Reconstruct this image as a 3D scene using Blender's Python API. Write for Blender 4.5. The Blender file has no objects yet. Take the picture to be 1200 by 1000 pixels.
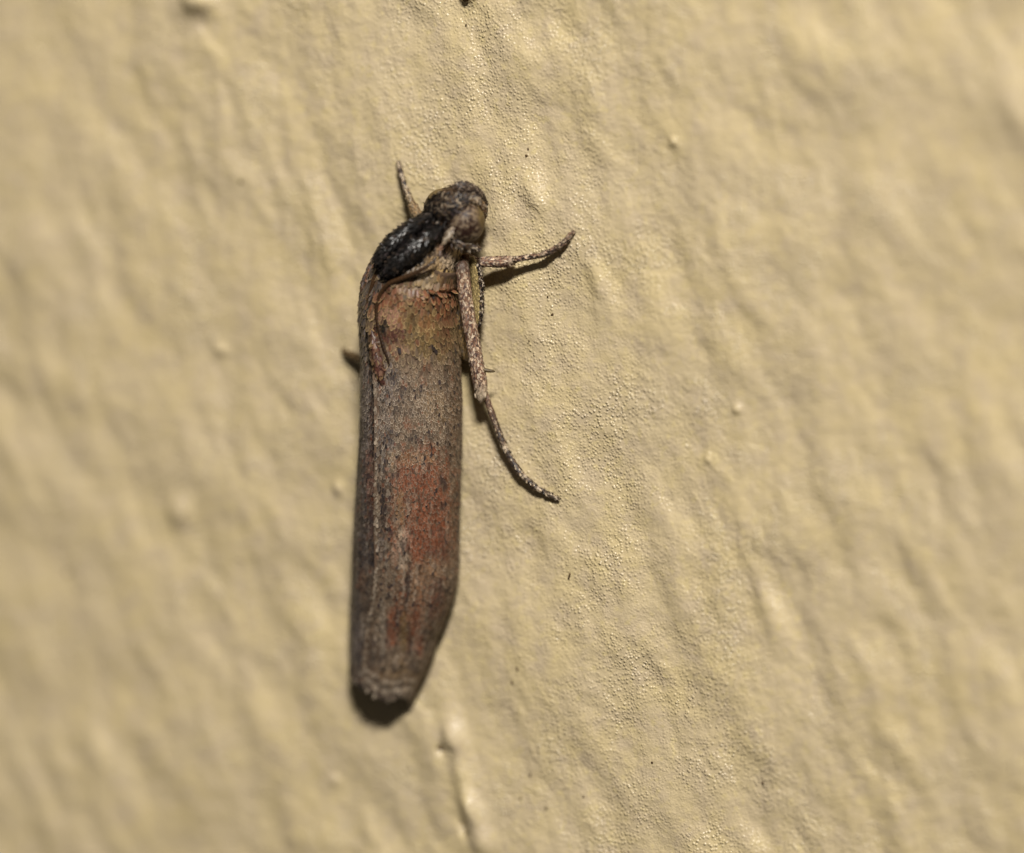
import bpy, math, random
import numpy as np
from mathutils import Vector, Matrix

# ------------------------------------------------------------------ camera, light, exposure
U = 0.001                       # the script works in millimetres, the scene is in metres
THETA = math.radians(30.0)      # how far the lens leans away from the wall's normal
DIST = 150.0                    # lens to wall, mm
FRAME_W = 24.0                  # width of the picture at the wall, mm
FOCUS = DIST - 0.85
FSTOP = 25.0
LENS = 36.0 * DIST / FRAME_W
# wall lies in the XZ plane, its outward normal is -Y
CAM_DIR = np.array([math.sin(THETA) * 0.958, -math.cos(THETA), math.sin(THETA) * 0.286])
CAM_DIR /= np.linalg.norm(CAM_DIR)
CAM_POS = CAM_DIR * DIST
CAM_X = np.cross(np.array([0, 0, 1.0]), CAM_DIR); CAM_X /= np.linalg.norm(CAM_X)
CAM_Y = np.cross(CAM_DIR, CAM_X)

sc = bpy.context.scene
COL = sc.collection
sc.unit_settings.system = 'METRIC'
cd = bpy.data.cameras.new('camera')
cam = bpy.data.objects.new('camera', cd); COL.objects.link(cam)
rot = Matrix((CAM_X, CAM_Y, CAM_DIR)).transposed().to_4x4()
cam.matrix_world = Matrix.Translation(Vector(CAM_POS * U)) @ rot
cd.sensor_width = 36.0; cd.sensor_fit = 'HORIZONTAL'; cd.lens = LENS
cd.clip_start = 0.005; cd.clip_end = 5.0
cd.dof.use_dof = True; cd.dof.focus_distance = FOCUS * U; cd.dof.aperture_fstop = FSTOP
cd.dof.aperture_blades = 0
sc.camera = cam

w = bpy.data.worlds.new('World'); sc.world = w; w.use_nodes = True
bg = w.node_tree.nodes['Background']
bg.inputs[0].default_value = (1.0, 0.9, 0.75, 1); bg.inputs[1].default_value = 0.045

# the camera's flash: above the lens
FL_POS = CAM_DIR * 200.0 + CAM_Y * 132.0 + CAM_X * 4.0
ld = bpy.data.lights.new('camera_flash', 'AREA'); ld.shape = 'RECTANGLE'
ld.size = 0.034; ld.size_y = 0.020; ld.energy = 0.90; ld.color = (1.0, 0.955, 0.88)
fl = bpy.data.objects.new('camera_flash', ld); COL.objects.link(fl)
fl.location = Vector(FL_POS * U)
fl.rotation_euler = (-Vector(FL_POS)).to_track_quat('-Z', 'Y').to_euler()

vs = sc.view_settings
sc.display_settings.display_device = 'sRGB'
vs.view_transform = 'Standard'; vs.look = 'None'; vs.exposure = 0.0; vs.gamma = 1.0; vs.use_curve_mapping = False
sc.render.engine = 'CYCLES'
sc.cycles.use_denoising = True
sc.cycles.max_bounces = 6

# ------------------------------------------------------------------ numeric helpers
rng = np.random.default_rng(11)
_perm = np.random.default_rng(5).permutation(512).astype(np.int64)
_perm = np.concatenate([_perm, _perm])
_ga = np.random.default_rng(8).uniform(0, 2 * math.pi, 512)
_gx, _gy = np.cos(_ga), np.sin(_ga)
def perlin(x, y, seed=0):
    x = np.asarray(x, float) + 37.7 * seed; y = np.asarray(y, float) - 21.3 * seed
    xi = np.floor(x).astype(np.int64); yi = np.floor(y).astype(np.int64)
    xf = x - xi; yf = y - yi
    u = xf ** 3 * (xf * (xf * 6 - 15) + 10); v = yf ** 3 * (yf * (yf * 6 - 15) + 10)
    def g(ix, iy, dx, dy):
        h = _perm[(_perm[ix & 511] + iy) & 511]
        return _gx[h] * dx + _gy[h] * dy
    a = g(xi, yi, xf, yf); b = g(xi + 1, yi, xf - 1, yf)
    c = g(xi, yi + 1, xf, yf - 1); d = g(xi + 1, yi + 1, xf - 1, yf - 1)
    return 1.45 * ((a + (b - a) * u) * (1 - v) + (c + (d - c) * u) * v)
def sstep(a, b, x):
    t = np.clip((x - a) / (b - a), 0, 1); return t * t * (3 - 2 * t)
def srgb(r, g, b):
    c = np.array([r, g, b], float) / 255.0
    return np.where(c <= 0.04045, c / 12.92, ((c + 0.055) / 1.055) ** 2.4)
def unit(v):
    return v / np.maximum(np.linalg.norm(v, axis=-1, keepdims=True), 1e-12)

def flat_at(px, py, h):
    """point that stands h mm off the mean wall plane and is seen at photo pixel (px, py)"""
    k = FRAME_W / 1200.0 / DIST
    d = -CAM_DIR + CAM_X * (px - 600) * k + CAM_Y * (500 - py) * k
    t = (-h - CAM_POS[1]) / d[1]
    return CAM_POS + d * t
def to_px(P):
    r = P - CAM_POS
    dep = -(r @ CAM_DIR)
    k = FRAME_W / 1200.0 / DIST
    return 600 + (r @ CAM_X) / dep / k, 500 - (r @ CAM_Y) / dep / k

# ------------------------------------------------------------------ the wall's relief
RD = np.array([0.36, -0.933]); RP = np.array([0.933, 0.36])     # along / across the brush ridges
def _lump(x, z, px, py, rx, ry, h, ang=0.0, p=1.0):
    c = flat_at(px, py, 0); dx = x - c[0]; dz = z - c[2]
    ca, sa = math.cos(ang), math.sin(ang)
    u = (dx * ca + dz * sa) / rx; v = (-dx * sa + dz * ca) / ry
    return h * np.exp(-(u * u + v * v) ** p)
LUMPS = [   # px, py, rx, ry, height, angle
    (236, 0, .42, .36, .42, .3), (628, 232, .26, .42, .16, .35), (1192, 112, .75, 1.0, .34, .3),
    (210, 600, .32, .38, .20, 0), (397, 573, .14, .18, .12, 0), (790, 166, .09, .09, .10, 0),
    (863, 480, .10, .10, .10, 0), (829, 538, .08, .10, .07, 0), (829, 905, .06, .06, .06, 0),
    (258, 410, .16, .14, .10, 0), (392, 915, .10, .10, .08, 0), (532, 864, .26, .45, .22, .35), (540, 905, .20, .35, .10, .2),
    (553, 945, .24, .5, .26, .35), (566, 990, .3, .4, .14, .2), (548, -10, .22, .2, .3, 0), (700, 325, .25, .7, .10, .45),
    (630, 480, .5, .9, .10, .4), (620, 70, .5, .9, .14, .4), (585, 260, .35, .3, .07, .2),
    (905, 720, .3, .8, .12, .4), (690, 860, .4, 1.0, .08, .5), (975, 70, .5, .6, .14, .3),
    (1030, 240, .5, .8, .12, .4), (120, 880, .6, 1.2, .16, .35), (300, 830, .5, 1.0, .12, .4),
    (530, 880, .05, .06, -.05, 0),
]
def wall_h(x, z):
    x = np.asarray(x, float); z = np.asarray(z, float)
    s = x * RD[0] + z * RD[1]; p = x * RP[0] + z * RP[1]
    p = p + 0.35 * perlin(s / 2.6, p / 2.6, 3) + 0.10 * perlin(s / .8, p / .8, 4)
    amp = 0.65 + 0.5 * perlin(x / 4.5, z / 4.5, 9)
    h = 0.093 * amp * perlin(p / 0.80, s / 1.55, 1)
    h += 0.022 * perlin(p / 0.46, s / 0.80, 2) * amp
    h += 0.110 * perlin(p / 2.1, s / 3.2, 7)
    h += 0.016 * perlin(x / .30, z / .36, 5)
    h += 0.008 * perlin(x / .15, z / .17, 6)
    # small plaster nibs here and there
    n = perlin(x / .62, z / .62, 12); h += 0.045 * np.clip(n - 0.62, 0, 1)
    for (px, py, rx, ry, hh, an) in LUMPS: h = h + _lump(x, z, px, py, rx, ry, hh, an)
    # two sharp-edged crevices at the foot of the picture
    for (px, py, ln, dp) in ((517, 878, .13, .13), (541, 970, .20, .14)):
        c = flat_at(px, py, 0); du = (x - c[0]) * RD[0] + (z - c[2]) * RD[1]; dv = (x - c[0]) * RP[0] + (z - c[2]) * RP[1]
        h = h - dp * np.exp(-(du / ln) ** 2 - (dv / .07) ** 2)
    return h
def at(px, py, h):
    """point seen at photo pixel (px, py), h mm above the wall's own surface there"""
    hh = h
    for _ in range(4):
        q = flat_at(px, py, hh); hh = h + float(wall_h(q[0], q[2]))
    return flat_at(px, py, hh)

# ------------------------------------------------------------------ materials
def new_mat(name):
    m = bpy.data.materials.new(name); m.use_nodes = True
    return m, m.node_tree, m.node_tree.nodes['Principled BSDF']
def N(nt, kind, **kw):
    n = nt.nodes.new(kind)
    for k, v in kw.items(): setattr(n, k, v)
    return n

def wall_material():
    m, nt, b = new_mat('painted_plaster'); L = nt.links.new
    tc = N(nt, 'ShaderNodeTexCoord'); mp = N(nt, 'ShaderNodeMapping'); mp.inputs['Scale'].default_value = (1000, 1000, 1000)
    L(tc.outputs['Object'], mp.inputs['Vector']); V = mp.outputs[0]
    def noise(scale, det=2, rough=.5):
        n = N(nt, 'ShaderNodeTexNoise'); n.inputs['Scale'].default_value = scale; n.inputs['Detail'].default_value = det
        n.inputs['Roughness'].default_value = rough; L(V, n.inputs['Vector']); return n.outputs['Fac']
    def ramp(src, p0, p1, c0=(0, 0, 0, 1), c1=(1, 1, 1, 1)):
        r = N(nt, 'ShaderNodeValToRGB'); r.color_ramp.elements[0].position = p0; r.color_ramp.elements[1].position = p1
        r.color_ramp.elements[0].color = c0; r.color_ramp.elements[1].color = c1; L(src, r.inputs[0]); return r.outputs[0]
    def math_(op, a, b_):
        n = N(nt, 'ShaderNodeMath', operation=op)
        for i, x in enumerate((a, b_)):
            if isinstance(x, (int, float)): n.inputs[i].default_value = x
            else: L(x, n.inputs[i])
        return n.outputs[0]
    def mix(f, c0, c1, mode='MIX'):
        n = N(nt, 'ShaderNodeMix', data_type='RGBA', blend_type=mode)
        for i, x in ((0, f), (6, c0), (7, c1)):
            if isinstance(x, tuple): n.inputs[i].default_value = x
            elif isinstance(x, float): n.inputs[i].default_value = x
            else: L(x, n.inputs[i])
        return n.outputs[2]
    # pigment: warm yellow cream, with greyer and pinker clouds
    c = mix(ramp(noise(.45, 3), .35, .65), (.568, .458, .258, 1), (.548, .446, .282, 1))
    c = mix(ramp(noise(1.7, 3), .42, .68), c, (.524, .424, .280, 1))
    c = mix(ramp(noise(5.5, 2), .55, .75), c, (.588, .478, .258, 1))
    L(c, b.inputs['Base Color'])
    # pimples of the paint film
    vo = N(nt, 'ShaderNodeTexVoronoi', feature='F1'); vo.inputs['Scale'].default_value = 12.5
    vo.inputs['Randomness'].default_value = 1.0; L(V, vo.inputs['Vector'])
    grain = ramp(vo.outputs['Distance'], .10, .55, (1, 1, 1, 1), (0, 0, 0, 1))
    patch = ramp(noise(.62, 3), .36, .66, (.16, .16, .16, 1), (1, 1, 1, 1))
    g1 = math_('MULTIPLY', grain, patch)
    g2 = math_('MULTIPLY', noise(7.0, 3, .6), .9)
    g3 = math_('MULTIPLY', noise(26.0, 2, .6), .32)
    h = math_('ADD', math_('ADD', g1, g2), g3)
    bp = N(nt, 'ShaderNodeBump'); bp.inputs['Strength'].default_value = 1.0; bp.inputs['Distance'].default_value = 2.7e-5
    L(h, bp.inputs['Height']); L(bp.outputs[0], b.inputs['Normal'])
    b.inputs['Roughness'].default_value = .27; b.inputs['Specular IOR Level'].default_value = .42
    return m

def cover_material(name, rough=.45, spec=.45, grain=.0):
    m, nt, b = new_mat(name); L = nt.links.new
    a = N(nt, 'ShaderNodeAttribute', attribute_name='Col')
    tc = N(nt, 'ShaderNodeTexCoord'); no = N(nt, 'ShaderNodeTexNoise'); no.inputs['Scale'].default_value = 26000; no.inputs['Detail'].default_value = 2
    L(tc.outputs['Object'], no.inputs['Vector'])
    mr = N(nt, 'ShaderNodeMapRange'); mr.inputs[1].default_value = .3; mr.inputs[2].default_value = .7; mr.inputs[3].default_value = .72; mr.inputs[4].default_value = 1.28
    L(no.outputs['Fac'], mr.inputs[0])
    mx = N(nt, 'ShaderNodeMix', data_type='RGBA', blend_type='MULTIPLY'); mx.inputs[0].default_value = 1.0
    L(a.outputs['Color'], mx.inputs[6]); L(mr.outputs[0], mx.inputs[7]); L(mx.outputs[2], b.inputs['Base Color'])
    b.inputs['Roughness'].default_value = rough; b.inputs['Specular IOR Level'].default_value = spec
    if grain:
        bp = N(nt, 'ShaderNodeBump'); bp.inputs['Distance'].default_value = grain; bp.inputs['Strength'].default_value = 1
        L(no.outputs['Fac'], bp.inputs['Height']); L(bp.outputs[0], b.inputs['Normal'])
    return m

def plain_material(name, col, rough=.5, spec=.4, scale=9000, dist=6e-6, var=.35):
    m, nt, b = new_mat(name); L = nt.links.new
    tc = N(nt, 'ShaderNodeTexCoord'); no = N(nt, 'ShaderNodeTexNoise'); no.inputs['Scale'].default_value = scale; no.inputs['Detail'].default_value = 4
    L(tc.outputs['Object'], no.inputs['Vector'])
    mr = N(nt, 'ShaderNodeMapRange'); mr.inputs[1].default_value = .3; mr.inputs[2].default_value = .7; mr.inputs[3].default_value = 1 - var; mr.inputs[4].default_value = 1 + var
    L(no.outputs['Fac'], mr.inputs[0])
    mx = N(nt, 'ShaderNodeMix', data_type='RGBA', blend_type='MULTIPLY'); mx.inputs[0].default_value = 1.0
    mx.inputs[6].default_value = (*col, 1); L(mr.outputs[0], mx.inputs[7]); L(mx.outputs[2], b.inputs['Base Color'])
    bp = N(nt, 'ShaderNodeBump'); bp.inputs['Distance'].default_value = dist; L(no.outputs['Fac'], bp.inputs['Height']); L(bp.outputs[0], b.inputs['Normal'])
    b.inputs['Roughness'].default_value = rough; b.inputs['Specular IOR Level'].default_value = spec
    return m

def eye_material():
    # mottled: dark brown blotches on taupe, amber towards the lower outer rim
    m, nt, b = new_mat('compound_eye'); L = nt.links.new
    tc = N(nt, 'ShaderNodeTexCoord'); mp = N(nt, 'ShaderNodeMapping'); mp.inputs['Scale'].default_value = (1000, 1000, 1000); L(tc.outputs['Object'], mp.inputs['Vector'])
    n1 = N(nt, 'ShaderNodeTexNoise'); n1.inputs['Scale'].default_value = 7.5; n1.inputs['Detail'].default_value = 2.5; n1.inputs['Distortion'].default_value = 1.6; L(mp.outputs[0], n1.inputs['Vector'])
    r1 = N(nt, 'ShaderNodeValToRGB'); e = r1.color_ramp.elements
    e[0].position = .475; e[0].color = (1, 1, 1, 1); e[1].position = .545; e[1].color = (0, 0, 0, 1); L(n1.outputs['Fac'], r1.inputs[0])
    at_ = N(nt, 'ShaderNodeAttribute', attribute_name='Col')     # r = amount of blotch, g = amber rim
    sp = N(nt, 'ShaderNodeSeparateColor'); L(at_.outputs['Color'], sp.inputs[0])
    mu = N(nt, 'ShaderNodeMath', operation='MULTIPLY'); L(r1.outputs[0], mu.inputs[0]); L(sp.outputs[0], mu.inputs[1])
    base = N(nt, 'ShaderNodeMix', data_type='RGBA'); base.inputs[6].default_value = (*srgb(120, 104, 86), 1); base.inputs[7].default_value = (*srgb(100, 83, 48), 1); L(sp.outputs[1], base.inputs[0])
    mx = N(nt, 'ShaderNodeMix', data_type='RGBA'); mx.inputs[7].default_value = (*srgb(44, 26, 20), 1); L(mu.outputs[0], mx.inputs[0]); L(base.outputs[2], mx.inputs[6])
    L(mx.outputs[2], b.inputs['Base Color'])
    vo = N(nt, 'ShaderNodeTexVoronoi'); vo.inputs['Scale'].default_value = 42; L(mp.outputs[0], vo.inputs['Vector'])
    bp = N(nt, 'ShaderNodeBump'); bp.inputs['Distance'].default_value = 1.2e-6; bp.invert = True; L(vo.outputs['Distance'], bp.inputs['Height']); L(bp.outputs[0], b.inputs['Normal'])
    b.inputs['Roughness'].default_value = .5; b.inputs['Specular IOR Level'].default_value = .3
    b.inputs['Subsurface Weight'].default_value = .25; b.inputs['Subsurface Radius'].default_value = (1, .6, .25); b.inputs['Subsurface Scale'].default_value = .00012
    return m

M_WALL = wall_material()
M_SCALE = cover_material('wing_scales', .42, .34)
M_PAD = cover_material('dark_scales', .28, .30)
M_SKIN = cover_material('cuticle', .5, .4, 6e-6)
M_HORN = cover_material('antenna_cuticle', .32, .5, 3e-6)
M_EYE = eye_material()
M_DIRT = plain_material('dirt', tuple(srgb(72, 54, 34)), .8, .2)
M_MEMBRANE = plain_material('wing_membrane', tuple(srgb(92, 74, 60)), .5, .4)

# ------------------------------------------------------------------ mesh helpers
def mesh_obj(name, V, F, mat, parent=None, col=None, smooth=True):
    """V in mm, F a list of index arrays (all triangles or quads)"""
    me = bpy.data.meshes.new(name)
    V = np.asarray(V, np.float64) * U
    groups = F if isinstance(F, list) else [F]
    groups = [np.asarray(g, np.int32) for g in groups if len(g)]
    me.vertices.add(len(V)); me.vertices.foreach_set('co', V.astype(np.float32).ravel())
    nl = sum(g.size for g in groups); nf = sum(len(g) for g in groups)
    me.loops.add(nl); me.loops.foreach_set('vertex_index', np.concatenate([g.ravel() for g in groups]))
    me.polygons.add(nf)
    tot = np.concatenate([np.full(len(g), g.shape[1], np.int32) for g in groups])
    st = np.concatenate([[0], np.cumsum(tot)[:-1]]).astype(np.int32)
    me.polygons.foreach_set('loop_start', st); me.polygons.foreach_set('loop_total', tot)
    me.update(calc_edges=True); me.validate()
    me.polygons.foreach_set('use_smooth', np.full(len(me.polygons), smooth))
    if col is not None:
        ca = me.color_attributes.new('Col', 'FLOAT_COLOR', 'POINT')
        c = np.ones((len(V), 4), np.float32); c[:, :3] = np.broadcast_to(col, (len(V), 3)); ca.data.foreach_set('color', c.ravel())
    me.materials.append(mat)
    o = bpy.data.objects.new(name, me); COL.objects.link(o)
    if parent is not None: o.parent = parent; o.matrix_parent_inverse = parent.matrix_world.inverted()
    return o

def catmull(K, n):
    """resample rows of K (any number of columns) to n rows, evenly along columns 0..2"""
    K = np.asarray(K, float)
    P = np.vstack([2 * K[0] - K[1], K, 2 * K[-1] - K[-2]]); out = []
    for i in range(1, len(P) - 2):
        t = np.linspace(0, 1, 24, endpoint=False)[:, None]
        p0, p1, p2, p3 = P[i - 1], P[i], P[i + 1], P[i + 2]
        out.append(.5 * (2 * p1 + (p2 - p0) * t + (2 * p0 - 5 * p1 + 4 * p2 - p3) * t ** 2 + (3 * p1 - p0 - 3 * p2 + p3) * t ** 3))
    out = np.vstack(out + [K[-1:]])
    d = np.concatenate([[0], np.cumsum(np.linalg.norm(np.diff(out[:, :3], axis=0), axis=1))])
    s = np.linspace(0, d[-1], n)
    return np.stack([np.interp(s, d, out[:, c]) for c in range(out.shape[1])], 1), d[-1]

class Tube:
    """a swept oval: P(s, phi); phi = 0 faces away from the wall, +90 deg to the right of the direction of travel's mirror"""
    def __init__(self, K, n=120, up=(0, -1, 0)):
        self.R, self.length = catmull(K, n); self.n = n
        C = self.R[:, :3]; T = unit(np.gradient(C, axis=0)); up = np.array(up, float)
        A = unit(np.cross(up, T)); B = np.cross(T, A)
        self.A, self.B, self.T = A, B, T; self.profile = None
    def _lerp(self, arr, s):
        x = np.clip(s, 0, 1) * (self.n - 1); i = np.minimum(x.astype(int), self.n - 2); f = (x - i)[..., None]
        return arr[i] * (1 - f) + arr[i + 1] * f
    def P(self, s, phi, dr=0.0):
        s = np.asarray(s, float); phi = np.asarray(phi, float)
        r = self._lerp(self.R, s); A = self._lerp(self.A, s); B = self._lerp(self.B, s)
        k = 1.0 if self.profile is None else self.profile(s, phi)
        a = (r[..., 3] * k + dr)[..., None]; b = (r[..., 4] * k + dr)[..., None]
        return r[..., :3] + A * a * np.sin(phi)[..., None] + B * b * np.cos(phi)[..., None]
    def frame(self, s, phi):
        e = 2e-3
        p = self.P(s, phi); ds = self.P(np.clip(s + e, 0, 1), phi) - self.P(np.clip(s - e, 0, 1), phi)
        dp = self.P(s, phi + e) - self.P(s, phi - e)
        n = unit(np.cross(dp, ds)); c = self._lerp(self.R, s)[..., :3]
        sg = np.sign(np.sum(n * (p - c), -1, keepdims=True)); return p, n * np.where(sg == 0, 1, sg), unit(ds)
    def mesh(self, ns=60, nph=24, s0=0.0, s1=1.0):
        s = np.linspace(s0, s1, ns); ph = np.linspace(0, 2 * math.pi, nph, endpoint=False)
        S, PH = np.meshgrid(s, ph, indexing='ij'); V = self.P(S, PH).reshape(-1, 3)
        i = np.arange(ns - 1)[:, None] * nph; j = np.arange(nph)[None, :]; j2 = (j + 1) % nph
        Q = np.stack([i + j, i + j2, i + nph + j2, i + nph + j], -1).reshape(-1, 4)
        c0 = len(V); V = np.vstack([V, V[:nph].mean(0), V[-nph:].mean(0)])
        jj = np.arange(nph); k2 = (jj + 1) % nph; b = (ns - 1) * nph
        T1 = np.stack([np.full(nph, c0), k2, jj], 1); T2 = np.stack([np.full(nph, c0 + 1), b + jj, b + k2], 1)
        return V, [Q, np.vstack([T1, T2])]
    def grid(self, step_s, step_a, phi0=-math.pi, phi1=math.pi, s0=0.0, s1=1.0, jit=.3):
        """jittered rows of seats for scales"""
        rows = max(2, int(self.length * (s1 - s0) / step_s)); S = []; PHI = []
        for k in range(rows):
            s = s0 + (s1 - s0) * (k + .5) / rows
            r = self._lerp(self.R, np.array([s]))[0]; per = (abs(r[3]) + abs(r[4])) / 2 * (phi1 - phi0)
            m = max(3, int(per / step_a)); ph = phi0 + (phi1 - phi0) * (np.arange(m) + .5 + .5 * (k % 2)) / m
            PHI.append(ph + rng.normal(0, jit, m) * (phi1 - phi0) / m); S.append(s + rng.normal(0, jit, m) * (s1 - s0) / rows)
        S = np.concatenate(S); PHI = np.concatenate(PHI); ok = (PHI < phi1) & (PHI > phi0) & (S > s0) & (S < s1)
        return S[ok], PHI[ok]

_O9 = np.array([(0, -.22), (.30, -.46), (.70, -.48), (.93, -.24), (1.0, 0), (.93, .24), (.70, .48), (.30, .46), (0, .22)])
_OUT = np.vstack([_O9, (_O9 - [.48, 0]) * .70 + [.46, 0], [(.5, 0)]])
_NV = 19
_FAN = np.array([(9 + i, 9 + (i + 1) % 9, 18) for i in range(9)] + [(i, (i + 1) % 9, 9 + (i + 1) % 9) for i in range(9)] + [(i, 9 + (i + 1) % 9, 9 + i) for i in range(9)])
def scale_mesh(P, Nn, T, L, W, lift, col, rim, yaw=.18, cup=.35, curl=0.0):
    """one small overlapping scale per row; colour belongs to each scale"""
    n = len(P); L = np.broadcast_to(L, n) * rng.uniform(.8, 1.25, n); W = np.broadcast_to(W, n) * rng.uniform(.8, 1.2, n)
    lift = np.broadcast_to(lift, n) * rng.uniform(.5, 1.6, n)
    a = rng.normal(0, 1, n) * yaw
    side = np.cross(Nn, T); t = unit(T * np.cos(a)[:, None] + side * np.sin(a)[:, None]); side = unit(np.cross(Nn, t)); nn = np.cross(t, side)
    nn *= np.sign(np.sum(nn * Nn, 1, keepdims=True))
    roll = rng.normal(0, .12, n)
    u = _OUT[None, :, 0]; v = _OUT[None, :, 1]
    X = u * L[:, None]; Y = v * W[:, None]
    H = lift[:, None] * u * L[:, None] - cup * (v ** 2) * W[:, None] * .6 + roll[:, None] * Y + .004 - curl * (u ** 2) * L[:, None]
    H[:, 9:] += (.02 * W)[:, None]; H[:, 18] += .02 * W
    V = P[:, None, :] + t[:, None, :] * X[..., None] + side[:, None, :] * Y[..., None] + nn[:, None, :] * H[..., None]
    F = (_FAN[None] + _NV * np.arange(n)[:, None, None]).reshape(-1, 3)
    C = np.repeat(col[:, None, :], _NV, 1); C[:, 1:8] = (col * .35 + rim * .65)[:, None, :]; C[:, 2:7] = rim[:, None, :]
    return V.reshape(-1, 3), F, C.reshape(-1, 3)

def paint(px, py, base, blobs, ragged=.35):
    """pigment pattern of a wing or body region: soft ragged patches over a base colour"""
    c = np.broadcast_to(np.array(base, float), (len(px), 3)).copy()
    for k, (x, y, rx, ry, colour, st) in enumerate(blobs):
        d = np.sqrt(((px - x) / rx) ** 2 + ((py - y) / ry) ** 2) + ragged * (perlin(px / 6.0, py / 9.0, 20 + k) * min(1, .3 + min(rx, ry) / 14) + .9 * perlin(px / 15.0, py / 26.0, 120 + k) * min(1, min(rx, ry) / 20))
        wgt = (st * (1 - sstep(.55, 1.25, d)))[:, None]
        c = c * (1 - wgt) + np.array(colour) * wgt
    return c

def stuff(o): o['kind'] = 'stuff'; return o

# ------------------------------------------------------------------ the wall
def axis(core, step, far, ratio):
    c = list(np.arange(-core, core + 1e-6, step)); x, d, out = core, step, []
    while x < far: d *= ratio; x += d; out.append(x)
    return np.array([-v for v in reversed(out)] + c + out)
gx = axis(16.5, .052, 70, 1.035); gz = axis(13.0, .052, 60, 1.035)
X, Z = np.meshgrid(gx, gz, indexing='ij')
HW = wall_h(X, Z)
V = np.stack([X, -HW, Z], -1).reshape(-1, 3)
nz = len(gz); i = np.arange(len(gx) - 1)[:, None] * nz; j = np.arange(nz - 1)[None, :]
Q = np.stack([i + j, i + nz + j, i + nz + j + 1, i + j + 1], -1).reshape(-1, 4)
# thickness behind the face
ring = np.concatenate([np.arange(nz), np.arange(1, len(gx)) * nz + nz - 1, (len(gx) - 1) * nz + np.arange(nz - 2, -1, -1), np.arange(len(gx) - 2, 0, -1) * nz])
back = V[ring].copy(); back[:, 1] = 25.0; b0 = len(V)
V = np.vstack([V, back]); k = np.arange(len(ring)); k2 = (k + 1) % len(ring)
Q2 = np.stack([ring[k], ring[k2], b0 + k2, b0 + k], 1)
wall = mesh_obj('wall', V, [Q, Q2], M_WALL)
wall['kind'] = 'structure'; wall['label'] = 'rough cream yellow painted plaster wall with diagonal ridges'
wall['category'] = 'wall'

# specks of dirt lodged in the paint, dark flecks in the two crevices: part of the wall
SPECKS = [(619, 175, 1.2, 2.2, .3), (617, 183, 1.8, 2.0, -.4), (546, 30, 1.6, 1.6, 0), (642, 348, 1.5, 1.5, 0), (647, 369, 2, 1.6, .5), (620, 400, 1.2, 1.6, 0),
          (606, 785, 1.4, 4, .3), (600, 800, 2.2, 2.6, 0), (667, 676, 1.4, 5, -.3), (684, 934, 1.6, 1.4, .4), (894, 918, 2, 2, 0), (80, 672, 3, 3, 0),
          (282, 213, 2, 3, .3), (621, 909, 1.8, 2.4, 0), (764, 894, 1.6, 1.6, 0), (588, 340, 1.2, 1.2, 0),
          (545, -1, 6, 4, .2), (516, 878, 4, 2.2, -.6), (547, 976, 3.5, 2.2, -.5), (610, 936, 1.6, 2, 0), (640, 948, 1.5, 2, 0)]
PV, PF = [], []
for (px, py, rx, ry, an) in SPECKS:
    c = at(px, py, 0.0); m = 8; base = sum(len(v) for v in PV); pts = []
    for ringk, (rr, hh) in enumerate(((1.0, -.01), (.75, .35), (.3, .6))):
        for q in range(m):
            t = 2 * math.pi * q / m; rad = rr * rng.uniform(.7, 1.25)
            ex, ez = rx * .02 * rad * math.cos(t), ry * .02 * rad * math.sin(t)
            x = c[0] + ex * math.cos(an) - ez * math.sin(an); z = c[2] + ex * math.sin(an) + ez * math.cos(an)
            pts.append((x, -float(wall_h(x, z)) - hh * .02 * min(rx, ry) - .002, z))
    PV.append(np.array(pts))
    for r_ in range(2):
        for q in range(m): PF.append((base + r_ * m + q, base + r_ * m + (q + 1) % m, base + (r_ + 1) * m + (q + 1) % m, base + (r_ + 1) * m + q))
    for q in range(1, m - 1): PF.append((base + 2 * m, base + 2 * m + q, base + 2 * m + q + 1, base + 2 * m + q + 1))
PF = np.array(PF); quads = PF[PF[:, 2] != PF[:, 3]]; tris = PF[PF[:, 2] == PF[:, 3]][:, :3]
stuff(mesh_obj('dirt_specks', np.vstack(PV), [quads, tris], M_DIRT, wall))

# ------------------------------------------------------------------ the moth
root = bpy.data.objects.new('moth', None); COL.objects.link(root)
root.empty_display_size = .002
root.location = Vector(at(487, 470, 0.0) * U)
root['label'] = 'slender grey and reddish brown moth with rolled wings clinging to the wall'
root['category'] = 'moth'
bpy.context.view_layer.update()
O = [0, 0, 0]

def K(rows):
    """rows of (px, py, height, lateral radius, vertical radius) -> tube stations"""
    return np.array([[*flat_at(r[0], r[1], r[2]), r[3], r[4] if len(r) > 4 else r[3]] for r in rows])
def KW(rows):
    """the same with heights above the wall's own relief"""
    return np.array([[*at(r[0], r[1], r[2]), r[3], r[4] if len(r) > 4 else r[3]] for r in rows])

# colours of scales
GREY = srgb(99, 82, 66); PALE = srgb(168, 154, 136); TAN = srgb(122, 98, 68); OLIVE = srgb(100, 80, 48)
RED = srgb(110, 63, 42); PINK = srgb(134, 100, 82); DARK = srgb(44, 36, 36); BLACK = srgb(24, 21, 20)
MAROON = srgb(76, 46, 38); BROWN = srgb(82, 62, 45); LAV = srgb(90, 81, 78); CREAM = srgb(176, 152, 106)

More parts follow.
